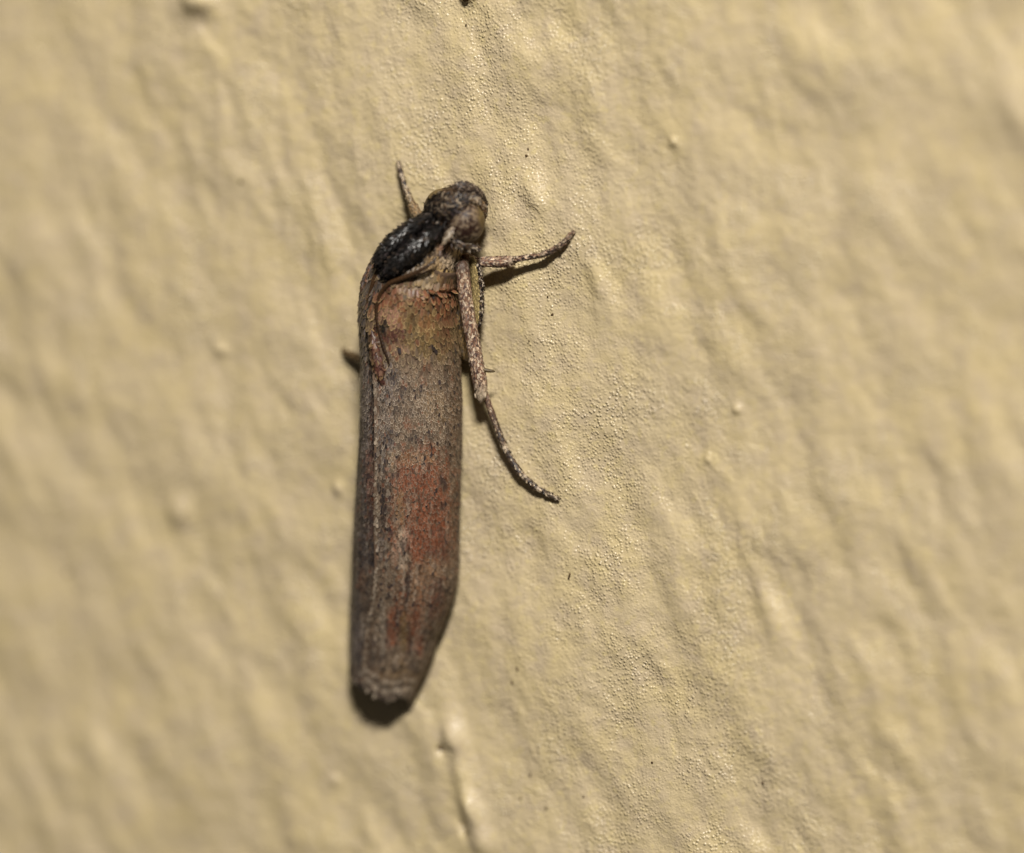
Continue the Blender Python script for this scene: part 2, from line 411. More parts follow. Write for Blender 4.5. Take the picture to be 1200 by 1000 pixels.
# --- body: abdomen, thorax, neck and head as one skin
body_t = Tube(K([(452, 780, .34, .05, .05), (454, 765, .36, .34, .20), (466, 700, .52, .58, .40), (478, 600, .80, .80, .66), (484, 480, 1.0, .92, .86),
                 (485, 400, 1.04, .93, .92), (485, 360, 1.12, .98, 1.0), (487, 333, 1.16, .97, 1.02), (494, 308, 1.18, .88, .98), (507, 286, 1.16, .72, .82),
                 (518, 270, 1.12, .60, .66), (526, 258, 1.14, .56, .60), (534, 246, 1.14, .55, .56), (543, 234, 1.06, .46, .46), (550, 226, .98, .26, .26), (552.5, 222, .96, .04, .04)]), 200)
V, F = body_t.mesh(120, 40)
body = mesh_obj('body', V, F, M_SKIN, root, col=BROWN * .6)

bx = [  # px, py, rx, ry, colour, strength
    (518, 306, 46, 24, srgb(140, 116, 84), 1.0), (532, 300, 18, 12, PALE, .5), (500, 322, 20, 6, PALE, .8), (522, 318, 16, 8, CREAM, .6), (522, 290, 10, 8, PINK, .7),
    (518, 294, 16, 3.5, DARK, .8), (541, 300, 12, 10, GREY, .7), (474, 294, 40, 22, BLACK, .98), (460, 318, 22, 14, BLACK, .9), (515, 250, 32, 24, BLACK, .95),
    (512, 265, 12, 10, BLACK, .9), (506, 238, 10, 9, GREY, .5), (553, 232, 10, 8, PALE, .8), (540, 226, 10, 5, BROWN, .7), (544, 288, 14, 6, GREY, .9), (538, 292, 9, 5, CREAM, .6), (450, 330, 12, 12, BROWN, .5)]
S, PH = body_t.grid(.050, .060, -2.3, 2.3, .605, .985)
p, n_, t_ = body_t.frame(S, PH); X_, Y_ = to_px(p)
ok = (Y_ < 320) | (X_ < 470); S, PH, p, n_, t_, X_, Y_ = S[ok], PH[ok], p[ok], n_[ok], t_[ok], X_[ok], Y_[ok]
c = paint(X_, Y_, BROWN, bx); jb = rng.normal(1, .22, (len(c), 1)).clip(.5, 1.7); c = c * jb
lum = c.mean(1, keepdims=True)
rim = np.where(lum > .03, c * 1.45 + .02, c * 1.1 + .004)
# a dark scale may carry a stray pale bristle
st = rng.random(len(c)) < .10; c[st] = np.where(lum[st] > .03, DARK, srgb(96, 84, 72)); rim[st] = np.where(lum[st] > .03, BROWN, srgb(120, 106, 92))
hd = S > .9
L = np.where(hd, .095, .13); Wd = np.where(hd, .036, .075); lf = np.where(hd, .32, .20)
V, F, Cc = scale_mesh(p, n_, -t_, L, Wd, lf, c, rim, yaw=np.where(hd, .6, .3))
stuff(mesh_obj('scales', V, F, M_SCALE, body, col=Cc, smooth=False))

# --- wings: a tube of two overlapping sheets
EDGE = [(292, 458, 543), (306, 444, 539), (322, 433, 534), (340, 427, 535), (365, 424, 536.5), (400, 424, 537.5), (440, 423.5, 538.5), (480, 422.5, 539.5), (520, 421, 539), (560, 418.5, 538), (600, 416, 537),
        (640, 413.5, 536.5), (670, 412, 535), (700, 410.5, 526), (725, 409.5, 516), (750, 409, 509), (775, 409, 499), (800, 409.5, 488), (815, 410, 481), (830, 411, 474)]
TH = math.radians(28.8)
rows = []
for (y, xl, xr) in EDGE:
    if y > 350: xl -= 3.5; xr -= 3.8
    wpx = (xr - xl) / 2 * .02
    q = (y - 322) / 508
    ratio = np.interp(q, [0, .1, .5, .8, 1], [1.02, .97, .90, .72, .62])         # height : width of the oval
    a = wpx / math.sqrt(math.cos(TH) ** 2 + (ratio * math.sin(TH)) ** 2)
    z0 = np.interp(q, [0, .1, .5, .8, 1], [1.17, 1.12, .96, .50, .31])
    rows.append((((xl + xr) / 2), y, z0, a, a * ratio))
wing_t = Tube(K(rows), 260)
# rolled wings are not a round pipe: a keel along the back, flatter faces on either side
wing_t.profile = lambda s, ph: 1 + (.050 * np.cos(3 * (ph + .20)) + .016 * np.cos(5 * (ph + .20))) * sstep(.10, .30, s)
DELTA = math.atan(.93 * math.tan(TH))
ys = np.array([r[1] for r in rows], float)
sy = np.linspace(0, 1, 400); _, YY = to_px(wing_t._lerp(wing_t.R, sy)[:, :3])
def s_of_y(y): return np.interp(y, YY, sy)
def t_of_phi(ph): return (1 + np.sin(np.clip(ph - DELTA, -math.pi / 2, math.pi / 2))) / 2
def phi_of_t(t): return DELTA + np.arcsin(np.clip(2 * t - 1, -1, 1))
# where the right wing's inner edge lies (screen share of the tube's width) down the length
def seam(s):
    y = np.interp(s, sy, YY)
    return phi_of_t(np.interp(y, [292, 306, 322, 336, 350, 380, 420, 450, 500, 600, 650, 750, 830], [.62, .46, .30, .19, .16, .15, .19, .215, .225, .25, .26, .22, .18]))
RT = [0, .08, .16, .30, .44, .54, .64, .72, .82, .90, .97, 1.0]; RY = [794, 792, 789, 799, 804, 805, 803, 800, 796, 799, 807, 808]
def end_r(ph):
    t = t_of_phi(ph); y = np.interp(t, RT, RY) + 1.8 * np.sin(ph * 31) + 1.4 * np.sin(ph * 53 + 1)
    return s_of_y(y)
def end_l(ph): return s_of_y(800 + 1.5 * np.sin(ph * 30))
PHI_R = math.radians(128); PHI_L = math.radians(-118)

def wing_sheet(side, dr, th=.022, ns=150, nph=56):
    s = np.linspace(0, 1, ns)[:, None]; f = np.linspace(0, 1, nph)[None, :]
    sm = .004 + s * np.ones_like(f)
    ph = np.zeros_like(sm); S_ = s * np.ones_like(f) * .97
    for _ in range(3):
        if side == 'r':
            p0 = seam(S_); ph = p0 + (PHI_R - p0) * f; S_ = s * end_r(ph)
        else:
            p1 = seam(S_) + math.radians(16); ph = PHI_L + (p1 - PHI_L) * f; S_ = s * end_l(ph)
    lip = 0.0
    if side == 'r': lip = .050 * np.exp(-((f) / .040) ** 2) * np.ones_like(ph)       # inner edge stands a little proud
    vein = .010 * np.maximum(0, np.sin(ph * 11 + 1.5 * S_)) ** 3 * sstep(.35, .7, S_) * (1 - .5 * sstep(.95, 1, S_))
    D = dr + lip + vein + .012 * perlin(S_ * 14, ph * 4, 31)
    Po = wing_t.P(S_, ph, D); Pi = wing_t.P(S_, ph, D - th)
    V = np.vstack([Po.reshape(-1, 3), Pi.reshape(-1, 3)]); n0 = ns * nph
    i = np.arange(ns - 1)[:, None] * nph; j = np.arange(nph - 1)[None, :]
    q = np.stack([i + j, i + j + 1, i + nph + j + 1, i + nph + j], -1).reshape(-1, 4)
    Fq = [q, q[:, ::-1] + n0]
    def strip(idx):
        return np.stack([idx[:-1], idx[:-1] + n0, idx[1:] + n0, idx[1:]], 1)
    r = np.arange(ns) * nph
    Fq += [strip(r), strip(r + nph - 1), strip(np.arange(nph)), strip((ns - 1) * nph + np.arange(nph))]
    return V, [np.vstack(Fq)]
def wing_off(side, S_, ph, dr):
    if side == 'r':
        f = (ph - seam(S_)) / (PHI_R - seam(S_)); lip = .050 * np.exp(-(f / .040) ** 2)
    else: lip = 0
    return dr + lip + .010 * np.maximum(0, np.sin(ph * 11 + 1.5 * S_)) ** 3 * sstep(.35, .7, S_) + .012 * perlin(S_ * 14, ph * 4, 31)

WB = [  # pattern of the forewing
    # shoulder
    (515, 312, 44, 20, srgb(140, 116, 84), .9), (526, 300, 14, 8, PINK, .5), (540, 306, 10, 10, GREY, .7), (500, 318, 16, 6, PALE, .6), (522, 316, 14, 7, CREAM, .5), (508, 300, 16, 4, DARK, .75), (530, 296, 12, 4, DARK, .7), (505, 322, 6, 4, DARK, .7), (532, 322, 8, 5, DARK, .6), (515, 327, 6, 3, DARK, .6), (520, 331, 20, 4, PINK, .6),
    (500, 332, 40, 6, PALE, .5), (490, 375, 44, 34, OLIVE, .7), (510, 390, 30, 30, OLIVE, .6),
    (462, 350, 28, 22, RED, .68), (456, 366, 18, 13, PINK, .85), (505, 345, 24, 11, RED, .8), (526, 355, 12, 26, RED, .85), (520, 385, 10, 22, MAROON, .5), (500, 372, 10, 14, RED, .4),
    (458, 388, 20, 11, MAROON, .95), (468, 404, 16, 8, PINK, .5), (448, 378, 11, 7, BLACK, 1.0),
    # grey belt
    (485, 440, 44, 32, GREY, .8), (490, 470, 50, 36, GREY, .9), (455, 440, 16, 26, LAV, .8), (459, 437, 9, 5, DARK, .8), (452, 458, 7, 5, DARK, .9), (450, 466, 5, 6, DARK, .9), (462, 447, 6, 4, DARK, .6),
    (499, 425, 5, 8, RED, .7), (496, 445, 4, 6, RED, .45), (474, 449, 4, 5, RED, .7), (478, 495, 6, 8, RED, .45), (512, 470, 16, 22, TAN, .4),
    (470, 458, 8, 8, DARK, .55), (480, 482, 8, 5, DARK, .4), (466, 478, 6, 8, DARK, .5), (457, 512, 10, 11, DARK, .9), (446, 530, 7, 16, DARK, .75), (452, 590, 7, 16, DARK, .7), (446, 660, 8, 20, DARK, .6), (484, 560, 5, 12, DARK, .35), (488, 511, 12, 4, DARK, .8), (505, 508, 8, 3, DARK, .5), (523, 460, 3, 40, DARK, .55), (525, 520, 4, 30, DARK, .6), (530, 470, 6, 80, BROWN, .7),
    # red field
    (496, 548, 30, 28, RED, .55), (503, 578, 34, 40, RED, .85), (475, 560, 20, 36, RED, .75), (496, 625, 36, 30, RED, .95), (520, 615, 14, 40, RED, .75), (470, 600, 14, 40, RED, .5), (480, 535, 26, 9, TAN, .4),
    (450, 560, 10, 26, DARK, .55), (449, 610, 8, 22, DARK, .55), (447, 640, 8, 16, LAV, .7), (450, 500, 12, 40, LAV, .6), (447, 545, 7, 5, DARK, .9), (446, 570, 5, 6, DARK, .8), (519, 562, 5, 10, DARK, .85), (519, 592, 4, 6, DARK, .7),
    (468, 605, 7, 36, TAN, .5), (470, 640, 8, 32, PALE, .45), (480, 590, 5, 26, GREY, .4), (463, 636, 5, 30, RED, .5),
    # streaked end
    (500, 672, 30, 30, srgb(116, 86, 62), .7), (485, 705, 30, 42, srgb(116, 84, 60), .6), (480, 725, 24, 34, RED, .4), (490, 640, 10, 16, RED, .9), (515, 640, 12, 20, MAROON, .6), (505, 632, 12, 8, RED, .8),
    (477, 690, 4, 24, DARK, .85), (472, 640, 3, 7, DARK, .8), (480, 668, 3, 10, DARK, .7), (461, 728, 7, 26, RED, .85), (456, 745, 5, 14, RED, .6), (473, 740, 5, 24, OLIVE, .7), (488, 728, 5, 26, RED, .7), (493, 755, 5, 16, RED, .8),
    (500, 710, 5, 30, GREY, .5), (513, 700, 12, 28, MAROON, .75), (505, 745, 10, 20, DARK, .5), (482, 757, 3, 18, DARK, .7), (520, 690, 10, 16, DARK, .45), (466, 722, 3, 14, DARK, .6),
    (445, 700, 9, 60, GREY, .8), (449, 735, 4, 40, PALE, .45), (440, 760, 12, 20, DARK, .3), (460, 785, 34, 20, srgb(118, 100, 82), .75), (468, 790, 24, 16, TAN, .6),
    (450, 781, 3.4, 3.4, BLACK, .95), (470, 779, 3.6, 3.6, BLACK, .95), (464, 783, 3, 3, DARK, .7), (488, 783, 8, 10, DARK, .5), (436, 770, 5, 12, DARK, .5)]
WL = [  # left wing strip
    (436, 560, 8, 60, RED, .5), (425, 470, 16, 60, LAV, .8), (431, 410, 7, 40, LAV, .8), (437, 480, 4, 14, RED, .5), (424, 505, 7, 14, DARK, .5), (426, 545, 6, 10, DARK, .45), (430, 600, 12, 24, DARK, .5), (421, 650, 8, 24, DARK, .55),
    (425, 680, 6, 14, RED, .6), (433, 650, 10, 16, DARK, .7), (420, 740, 12, 50, LAV, .7), (430, 700, 8, 40, GREY, .7), (418, 790, 10, 12, BROWN, .5)]

def cover_wing(side, dr, wing):
    lo, hi = (-.75, PHI_R - .02) if side == 'r' else (PHI_L + .02, .2)
    sb = float(s_of_y(428))
    g1 = wing_t.grid(.105, .088, lo, hi, .004, sb, .22); g2 = wing_t.grid(.060, .060, lo, hi, sb, .985, .28)
    S_ = np.concatenate([g1[0], g2[0]]); ph = np.concatenate([g1[1], g2[1]])
    if side == 'r': ok = (ph > seam(S_) + .012) & (S_ < end_r(ph) - .004)
    else: ok = (ph < seam(S_) + .2) & (S_ < end_l(ph) - .004)
    S_, ph = S_[ok], ph[ok]
    p, n_, t_ = wing_t.frame(S_, ph); p = p + n_ * wing_off(side, S_, ph, dr)[:, None]
    X_, Y_ = to_px(p)
    # length-wise streaking of the pigment
    c = paint(X_, Y_, GREY * .9 if side == 'r' else LAV * .72, WB if side == 'r' else WL, .55)  # left wing's grey is darkened too, painted shade for the face beyond the keel
    st = perlin(ph * 13, S_ * 9, 41); g = sstep(.15, .55, st)[:, None] * sstep(.3, .5, S_)[:, None] * .40
    c = c * (1 - g) + c * np.array([.55, .52, .52]) * g
    st = perlin(ph * 15, S_ * 8, 43); g = sstep(.2, .6, st)[:, None] * sstep(.2, .5, S_)[:, None] * .26
    c = c * (1 - g) + PALE * g
    # blue-black smudges, thickest towards the back
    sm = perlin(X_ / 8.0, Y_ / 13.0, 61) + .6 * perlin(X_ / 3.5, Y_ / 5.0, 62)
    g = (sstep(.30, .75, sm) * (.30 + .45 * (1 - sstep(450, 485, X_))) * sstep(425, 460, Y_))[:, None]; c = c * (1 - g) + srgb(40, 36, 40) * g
    # bands parallel to the outer margin
    if side == 'r':
        dy = (np.interp(t_of_phi(ph), RT, RY) - np.interp(S_, sy, YY))
        for d0, wd, colr, k_ in ((6, 2.2, DARK, .8), (1.0, 2.2, PALE, .6), (12, 2.0, PALE, .75), (17, 2.5, DARK, .6), (23, 2.2, PALE, .6), (28, 2.2, BROWN, .6)):
            g = (k_ * np.exp(-((dy + 1.5 * perlin(ph * 6, ph * 0, 47) - d0) / wd) ** 2))[:, None]; c = c * (1 - g) + colr * g
    if side == 'r':
        g = (.62 * rng.random(len(S_)) * (1 - sstep(.03, .10, ph - seam(S_))) * sstep(.22, .30, S_))[:, None]; c = c * (1 - g) + PALE * 1.1 * g
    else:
        g = (.92 * sstep(-.20, -.08, ph - seam(S_)) * (1 - .6 * sstep(.36, .5, S_)))[:, None]; c = c * (1 - g) + BLACK * g  # shade of the gap at the seam, painted black into the scales
    # underside edge of the tube and its outer rim are browner
    g = (sstep(.86, .97, t_of_phi(ph)) * .45)[:, None] if side == 'r' else 0
    c = c * (1 - g) + srgb(96, 74, 54) * g
    r = rng.random(len(c))
    c = c * rng.normal(.94, .22, (len(c), 1)).clip(.4, 1.7)
    y = np.interp(S_, sy, YY); dk = r < (.010 + .022 * sstep(420, 470, y) + .06 * sstep(.85, .95, t_of_phi(ph))); c[dk] = DARK * rng.uniform(.7, 1.8, (dk.sum(), 1))
    y = np.interp(S_, sy, YY)
    rd = (r > .965) & (y < 700); c[rd] = c[rd] * .5 + RED * .5
    big = 1 - sstep(385, 440, y)
    palek = np.clip(.44 + .20 * (1 - sstep(360, 430, y)) + .32 * np.exp(-((y - 465) / 55) ** 2) + rng.normal(0, .24, len(c)), 0, 1)[:, None]
    redness = np.clip((c[:, :1] / np.maximum(c[:, 1:2], 1e-4) - 1.7) / 1.5, 0, 1); palek = palek * (1 - .65 * dk[:, None]) * np.clip(c.mean(1, keepdims=True) / .085, .22, 1) * (1 - .12 * redness)
    rim = c * (1 - palek) + (PALE * (1.2 + .3 * np.exp(-((y - 465) / 50) ** 2))[:, None] * (1 - big[:, None]) + srgb(172, 148, 104) * big[:, None]) * palek
    L = .108 + .10 * big; Wd = .064 + .042 * big
    end = end_r(ph) if side == 'r' else end_l(ph)
    fr = S_ > end - .022; L = np.where(fr, .15, L)
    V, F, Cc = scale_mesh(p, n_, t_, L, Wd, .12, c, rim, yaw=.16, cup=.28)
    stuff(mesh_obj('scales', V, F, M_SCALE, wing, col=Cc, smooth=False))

V, F = wing_sheet('l', -.005)
wl = mesh_obj('forewing', V, F, M_MEMBRANE, root); wl['label'] = 'grey left forewing, only its strip along the back visible'
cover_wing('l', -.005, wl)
V, F = wing_sheet('r', .055)
wr = mesh_obj('forewing', V, F, M_MEMBRANE, root); wr['label'] = 'right forewing with a grey belt and rusty red streaks'
cover_wing('r', .055, wr)

# --- generic scaled limb
def limb(name, rows, parent, cols, L=.085, Wd=.038, step=.040, stepa=.036, lift=.11, wallrel=False, n=60, ns=36, nph=14, yaw=.35, smat=None, skin=None, ringed=None, mat=None, s0=.0, s1=1.0, cup=.35, up=(0, -1, 0)):
    if name == 'tarsus': rows = [(*r[:3], max(r[3] - .016, .012)) for r in rows]
    tb = Tube(KW(rows) if wallrel else K(rows), n, up)
    V, F = tb.mesh(ns, nph)
    o = mesh_obj(name, V, F, mat or M_SKIN, parent, col=(skin if skin is not None else cols[0] * .6))
    S_, ph = tb.grid(step, stepa, -math.pi, math.pi, s0, s1)
    p, nn, tt = tb.frame(S_, ph)
    ci = rng.choice(len(cols), len(S_)); c = np.array(cols)[ci] * rng.normal(1, .2, (len(S_), 1)).clip(.5, 1.6)
    if ringed is not None:
        for (s_, wd, colr, k_) in ringed:
            g = (k_ * np.exp(-((S_ - s_) / wd) ** 2))[:, None]; c = c * (1 - g) + colr * g
    rim = c * 1.35 + .012
    V, F, Cc = scale_mesh(p, nn, tt, L, Wd, lift, c, rim, yaw=yaw, cup=cup)
    stuff(mesh_obj('scales', V, F, smat or M_SCALE, o, col=Cc, smooth=False))
    return o, tb

# --- dark scale pads on the back of the thorax
BK = [BLACK * .8, BLACK * .6, BLACK * .7, BLACK, BLACK * .8, BLACK * .6, BLACK * .7, BLACK, srgb(34, 29, 26), DARK, srgb(54, 44, 36)]
PADK = dict(L=.14, Wd=.05, step=.045, stepa=.042, lift=.24, yaw=.5, skin=BLACK * .4, smat=M_PAD)
limb('thoracic_pad', [(519, 265, 1.80, .03, .03), (514, 270, 1.84, .12, .12), (500, 281, 1.99, .18, .18), (482, 295, 2.14, .22, .20), (466, 308, 2.24, .20, .18), (456, 317, 2.28, .14, .12), (449, 322, 2.28, .03, .03)], root, BK, **PADK)
limb('thoracic_pad', [(510, 248, 1.70, .03, .03), (503, 254, 1.74, .12, .12), (486, 266, 1.94, .17, .18), (467, 280.5, 2.11, .19, .19), (453, 294, 2.22, .17, .17), (445, 305, 2.27, .12, .12), (441, 311, 2.28, .03, .03)], root, BK, **PADK)
# shoulder flaps
limb('tegula', [(452, 291, 1.62, .03), (447, 299, 1.68, .10, .08), (440, 312, 1.74, .15, .11), (433, 330, 1.76, .17, .12), (429, 350, 1.70, .16, .11), (427, 362, 1.62, .11, .08), (427.5, 371, 1.56, .02)], root,
     [LAV, srgb(104, 88, 78), BROWN, PINK * .6], L=.12, Wd=.055, step=.05, stepa=.05)
limb('scale_tuft', [(434, 380, 2.22, .02), (435.5, 389, 2.28, .06, .05), (439, 408, 2.32, .10, .07), (443, 428, 2.33, .12, .08), (446.5, 443, 2.29, .08, .06), (448.5, 452, 2.25, .02)], root,
     [MAROON, BROWN, TAN * .8, MAROON, srgb(104, 76, 60)], L=.13, Wd=.07, step=.055, stepa=.06, lift=.08)

# --- antennae folded back over the body
def antenna(rows, cols, n=90):
    tb = Tube(K(rows), n); V, F = tb.mesh(130, 12)
    m = 130; seg = np.repeat(np.arange(m), 12); ridge = 1 + .09 * np.sin(seg * 1.9)
    c0 = np.repeat(tb._lerp(tb.R, np.linspace(0, 1, m))[:, :3], 12, 0); V[:-2] = c0 + (V[:-2] - c0) * ridge[:, None]
    s = np.concatenate([np.repeat(np.linspace(0, 1, m), 12), [0, 1]])
    c = np.zeros((len(V), 3))
    for k in range(3): c[:, k] = np.interp(s, cols[0], [q[k] for q in cols[1]])
    c *= (1 + .18 * np.sin(np.concatenate([seg * 1.9, [0, 0]])))[:, None]
    o = mesh_obj('antenna', V, F, M_HORN, root, col=c); return o
HORN = srgb(60, 41, 24); HORN2 = srgb(44, 31, 22)
ant = antenna([(512, 301, 2.00, .02), (506, 308, 2.08, .035, .035), (498, 314, 2.16, .045, .045), (486, 320.5, 2.23, .05, .05), (469, 327, 2.30, .055, .05),
               (454, 334, 2.33, .055, .05), (445, 347, 2.32, .055, .045), (441, 366, 2.31, .05, .04), (445, 390, 2.31, .046, .036), (450, 409, 2.31, .042, .032), (455, 423, 2.29, .03, .025), (456, 428, 2.28, .01, .01)],
              ([0, .3, 1], [HORN2, HORN, HORN2]))
limb('scape', [(534, 262, 1.70, .02), (531, 267, 1.76, .05, .04), (527, 274, 1.82, .06, .045), (523, 281, 1.86, .045, .035), (520, 286, 1.88, .01)], root, [PALE, PALE * .8, srgb(140, 124, 104), GREY, BROWN], L=.10, Wd=.04, step=.04, stepa=.04, lift=.12, yaw=.4)
ant['label'] = 'right antenna laid back along the edge of the dark thorax'
antenna([(462, 291, 1.95, .01), (452, 302, 2.0, .05), (444, 314, 2.08, .055), (438, 328, 2.12, .055), (434, 344, 2.10, .055), (431, 362, 2.04, .05), (430, 384, 2.01, .045), (432, 405, 2.02, .03), (433, 415, 2.02, .01)],
        ([0, 1], [HORN * 1.4, HORN2]))

# --- eyes
def eye(px, py, h, r, ax, amber):
    c = flat_at(px, py, h); nu, nv = 40, 28; vv = []
    for i_ in range(nv + 1):
        th = math.pi * i_ / nv
        for j_ in range(nu):
            f = 2 * math.pi * j_ / nu; vv.append((math.sin(th) * math.cos(f), math.sin(th) * math.sin(f), math.cos(th)))
    D = np.array(vv); ax = unit(np.array(ax, float)); e1 = unit(np.cross(ax, [0, 0, 1.0])); e2 = np.cross(ax, e1)
    W_ = e1 * (D[:, :1] * r) + e2 * (D[:, 1:2] * r * 1.08) + ax * (D[:, 2:3] * r * .86)
    i = np.arange(nv)[:, None] * nu; j = np.arange(nu)[None, :]; j2 = (j + 1) % nu
    Q = np.stack([i + j, i + nu + j, i + nu + j2, i + j2], -1).reshape(-1, 4)
    N_ = unit(W_)
    out = N_ @ unit(np.array(amber[1], float))
    am = sstep(.45, .85, out) if amber[0] else np.ones(len(out)) * .85
    bl = 1 - .6 * sstep(.45, .85, out) if amber[0] else np.zeros(len(out)) + .1
    o = mesh_obj('eye', W_ + c, Q, M_EYE, root, col=np.stack([bl, am, np.zeros(len(out))], 1)); return o
e = eye(547, 262, 1.38, .445, (.85, -.45, -.30), (True, (.90, .62, .30))); e['label'] = 'large mottled brown right eye with an amber rim'
e = eye(515, 243.5, 1.10, .42, (-.85, -.35, .30), (False, (1, 0, 0))); e['label'] = 'left eye, an amber sliver behind the head'
# lash of scales under the eye
limb('eye_fringe', [(528, 282, 1.72, .02), (534, 284, 1.66, .07, .05), (543, 287.5, 1.48, .08, .05), (552, 290, 1.25, .08, .05), (558, 291, 1.05, .05, .04), (561, 292, .95, .01)], root, [LAV, PALE * .8, GREY, BROWN, DARK], L=.12, Wd=.03, step=.03, stepa=.03, lift=.25, yaw=.6)

# --- palps curling up in front of the face
PC = [srgb(50, 40, 34), srgb(70, 56, 46), srgb(120, 104, 90), DARK, srgb(62, 48, 40), srgb(150, 134, 116)]
PK = dict(L=.075, Wd=.034, step=.034, stepa=.034, lift=.22, yaw=.55, skin=srgb(40, 32, 28))
limb('labial_palp', [(564, 262, .50, .02), (565.5, 254, .58, .08), (565, 243, .74, .115), (562, 233, .92, .135), (555.5, 225.5, 1.10, .145), (547, 221, 1.24, .14), (538.5, 219.5, 1.32, .11), (534, 219.5, 1.32, .08), (531.5, 220, 1.32, .02)], root, PC, **PK)
limb('labial_palp', [(558, 256, .62, .02), (560, 248, .72, .09), (560.5, 239, .86, .12), (557, 231, 1.00, .13), (550, 226, 1.12, .13), (542, 223, 1.20, .12), (536, 223, 1.22, .08), (533, 224, 1.2, .02)], root, PC + [PALE * .9], **PK)
# pale face scales between eye and palp
limb('face_tuft', [(543, 237, 1.45, .02), (547, 235, 1.44, .07, .05), (554, 233, 1.34, .10, .07), (561, 238, 1.16, .10, .06), (566, 246, 1.0, .07, .04), (568, 253, .9, .01)], root, [PALE, GREY, TAN, BROWN, srgb(150, 132, 110), DARK], L=.10, Wd=.04, step=.04, stepa=.04, lift=.2, yaw=.5)
# dark crown of the head between the eyes
limb('head_crest', [(500, 246, 1.40, .02), (504, 242, 1.50, .14, .10), (514, 243, 1.66, .28, .16), (527, 243, 1.68, .30, .17), (538, 238, 1.58, .24, .14), (545, 233, 1.46, .14, .09), (549, 230, 1.4, .02)], root, [BLACK, DARK, DARK, BLACK, srgb(60, 50, 42), srgb(104, 90, 76), DARK, srgb(82, 64, 48), srgb(150, 134, 114), srgb(92, 78, 62)], L=.11, Wd=.032, step=.036, stepa=.036, lift=.32, yaw=.8, skin=BLACK)

# --- legs
LEGC = [srgb(128, 98, 80), srgb(108, 80, 66), srgb(150, 124, 102), srgb(80, 62, 58), srgb(186, 168, 146), srgb(132, 114, 102), srgb(114, 86, 68), srgb(176, 152, 128)]
TARC = [srgb(70, 56, 44), srgb(48, 40, 36), srgb(176, 158, 132), srgb(112, 90, 70), srgb(38, 32, 30), srgb(58, 48, 40)]
PALER = srgb(190, 172, 148)
def spur(rows, parent, col, wallrel=False):
    tb = Tube(K(rows), 20); V, F = tb.mesh(14, 8); return mesh_obj('spur', V, F, M_SKIN, parent, col=col)
def claws(px, py, dx, dy, parent):
    for sgn in (-1, 1):
        q = [(px, py, .05, .014), (px + dx * 3 - sgn * dy * 1.6, py + dy * 3 + sgn * dx * 1.6, .05, .012), (px + dx * 5 - sgn * dy * 2.8, py + dy * 5 + sgn * dx * 2.8, .01, .003)]
        tb = Tube(KW(q), 16); V, F = tb.mesh(10, 6); mesh_obj('claw', V, F, M_SKIN, parent, col=srgb(60, 44, 30))

# right foreleg
l1, _ = limb('leg', [(541, 300, .90, .02), (546, 302, .84, .10), (560, 307, .66, .105), (575, 307, .54, .115), (590, 307, .46, .125, .11), (599, 306, .42, .11, .10), (604, 305, .40, .05)], root, LEGC, ringed=[(.92, .05, PALER, .7)])
l1['label'] = 'right foreleg reaching out sideways'
tr, _ = limb('tarsus', [(600, 304.5, .41, .04), (604, 304, .39, .075), (620, 301.5, .32, .075), (633, 299.5, .26, .07), (637, 298, .25, .082), (645, 295, .21, .078), (653, 290, .17, .072), (655, 289, .18, .08), (663, 282, .12, .07), (670, 274, .07, .06), (672, 271.5, .06, .02)], l1, TARC + LEGC, wallrel=True, L=.065, Wd=.032, step=.032, stepa=.03,
             ringed=[(.44, .025, PALER, .8), (.70, .02, PALER, .6), (.88, .02, PALER, .4)])
# right middle leg: long tibia beside the wing, slim tarsus on the wall
l2, _ = limb('leg', [(540.5, 303, 1.16, .02), (541.5, 309, 1.16, .12), (543.5, 330, 1.10, .145), (547, 360, 1.02, .145), (551, 383, .94, .15), (554.5, 402, .86, .15), (558.5, 425, .78, .155), (561.5, 442, .70, .155), (563.5, 455, .64, .14), (564, 464, .60, .10), (563.5, 470, .58, .02)], root, LEGC, n=100, ns=60, L=.09, Wd=.042,
             ringed=[(.93, .06, PALER, .85), (.03, .04, DARK, .6)])
l2['label'] = 'right middle leg with its thick scaly tibia beside the wing'
limb('tarsus', [(564, 450, .55, .04), (569, 463, .50, .075), (575, 481, .44, .08), (583, 503, .38, .078), (589, 519, .33, .088), (591, 523, .31, .078), (600, 540, .27, .078), (609, 553.5, .24, .085), (612, 557, .22, .072), (620, 564.5, .19, .072), (626, 569.5, .16, .078), (629, 572, .15, .066), (637, 576.5, .12, .066), (644, 580, .10, .07), (651, 583.5, .07, .06), (654, 585, .06, .02)], l2, TARC, wallrel=True, n=120, ns=90,
     L=.07, Wd=.034, step=.032, stepa=.032, ringed=[(0, .25, srgb(124, 92, 74), .6), (.46, .018, PALER, .85), (.70, .016, PALER, .8), (.835, .014, PALER, .7), (.92, .012, PALER, .5), (.98, .012, PALER, .6)])
claws(652, 583.5, .85, .5, l2)
claws(670, 274, .6, -.8, l1)
spur([(565, 433.5, .72, .055), (572, 434.5, .68, .046), (578, 435.2, .62, .032), (580.5, 435.6, .60, .004)], l2, srgb(84, 70, 48))
for q in range(7):       # the pale crown of spines where the tibia ends
    dx = (q - 3) * 1.9; spur([(562.5 + dx * .9, 457, .72 - abs(q - 3) * .03, .03), (563 + dx, 465, .67, .024), (563 + dx * .9 + rng.uniform(-1, 1), 475 - abs(q - 3) * 2.2 - rng.uniform(0, 3), .62, .003)], l2, PALER * rng.uniform(.55, 1.0))
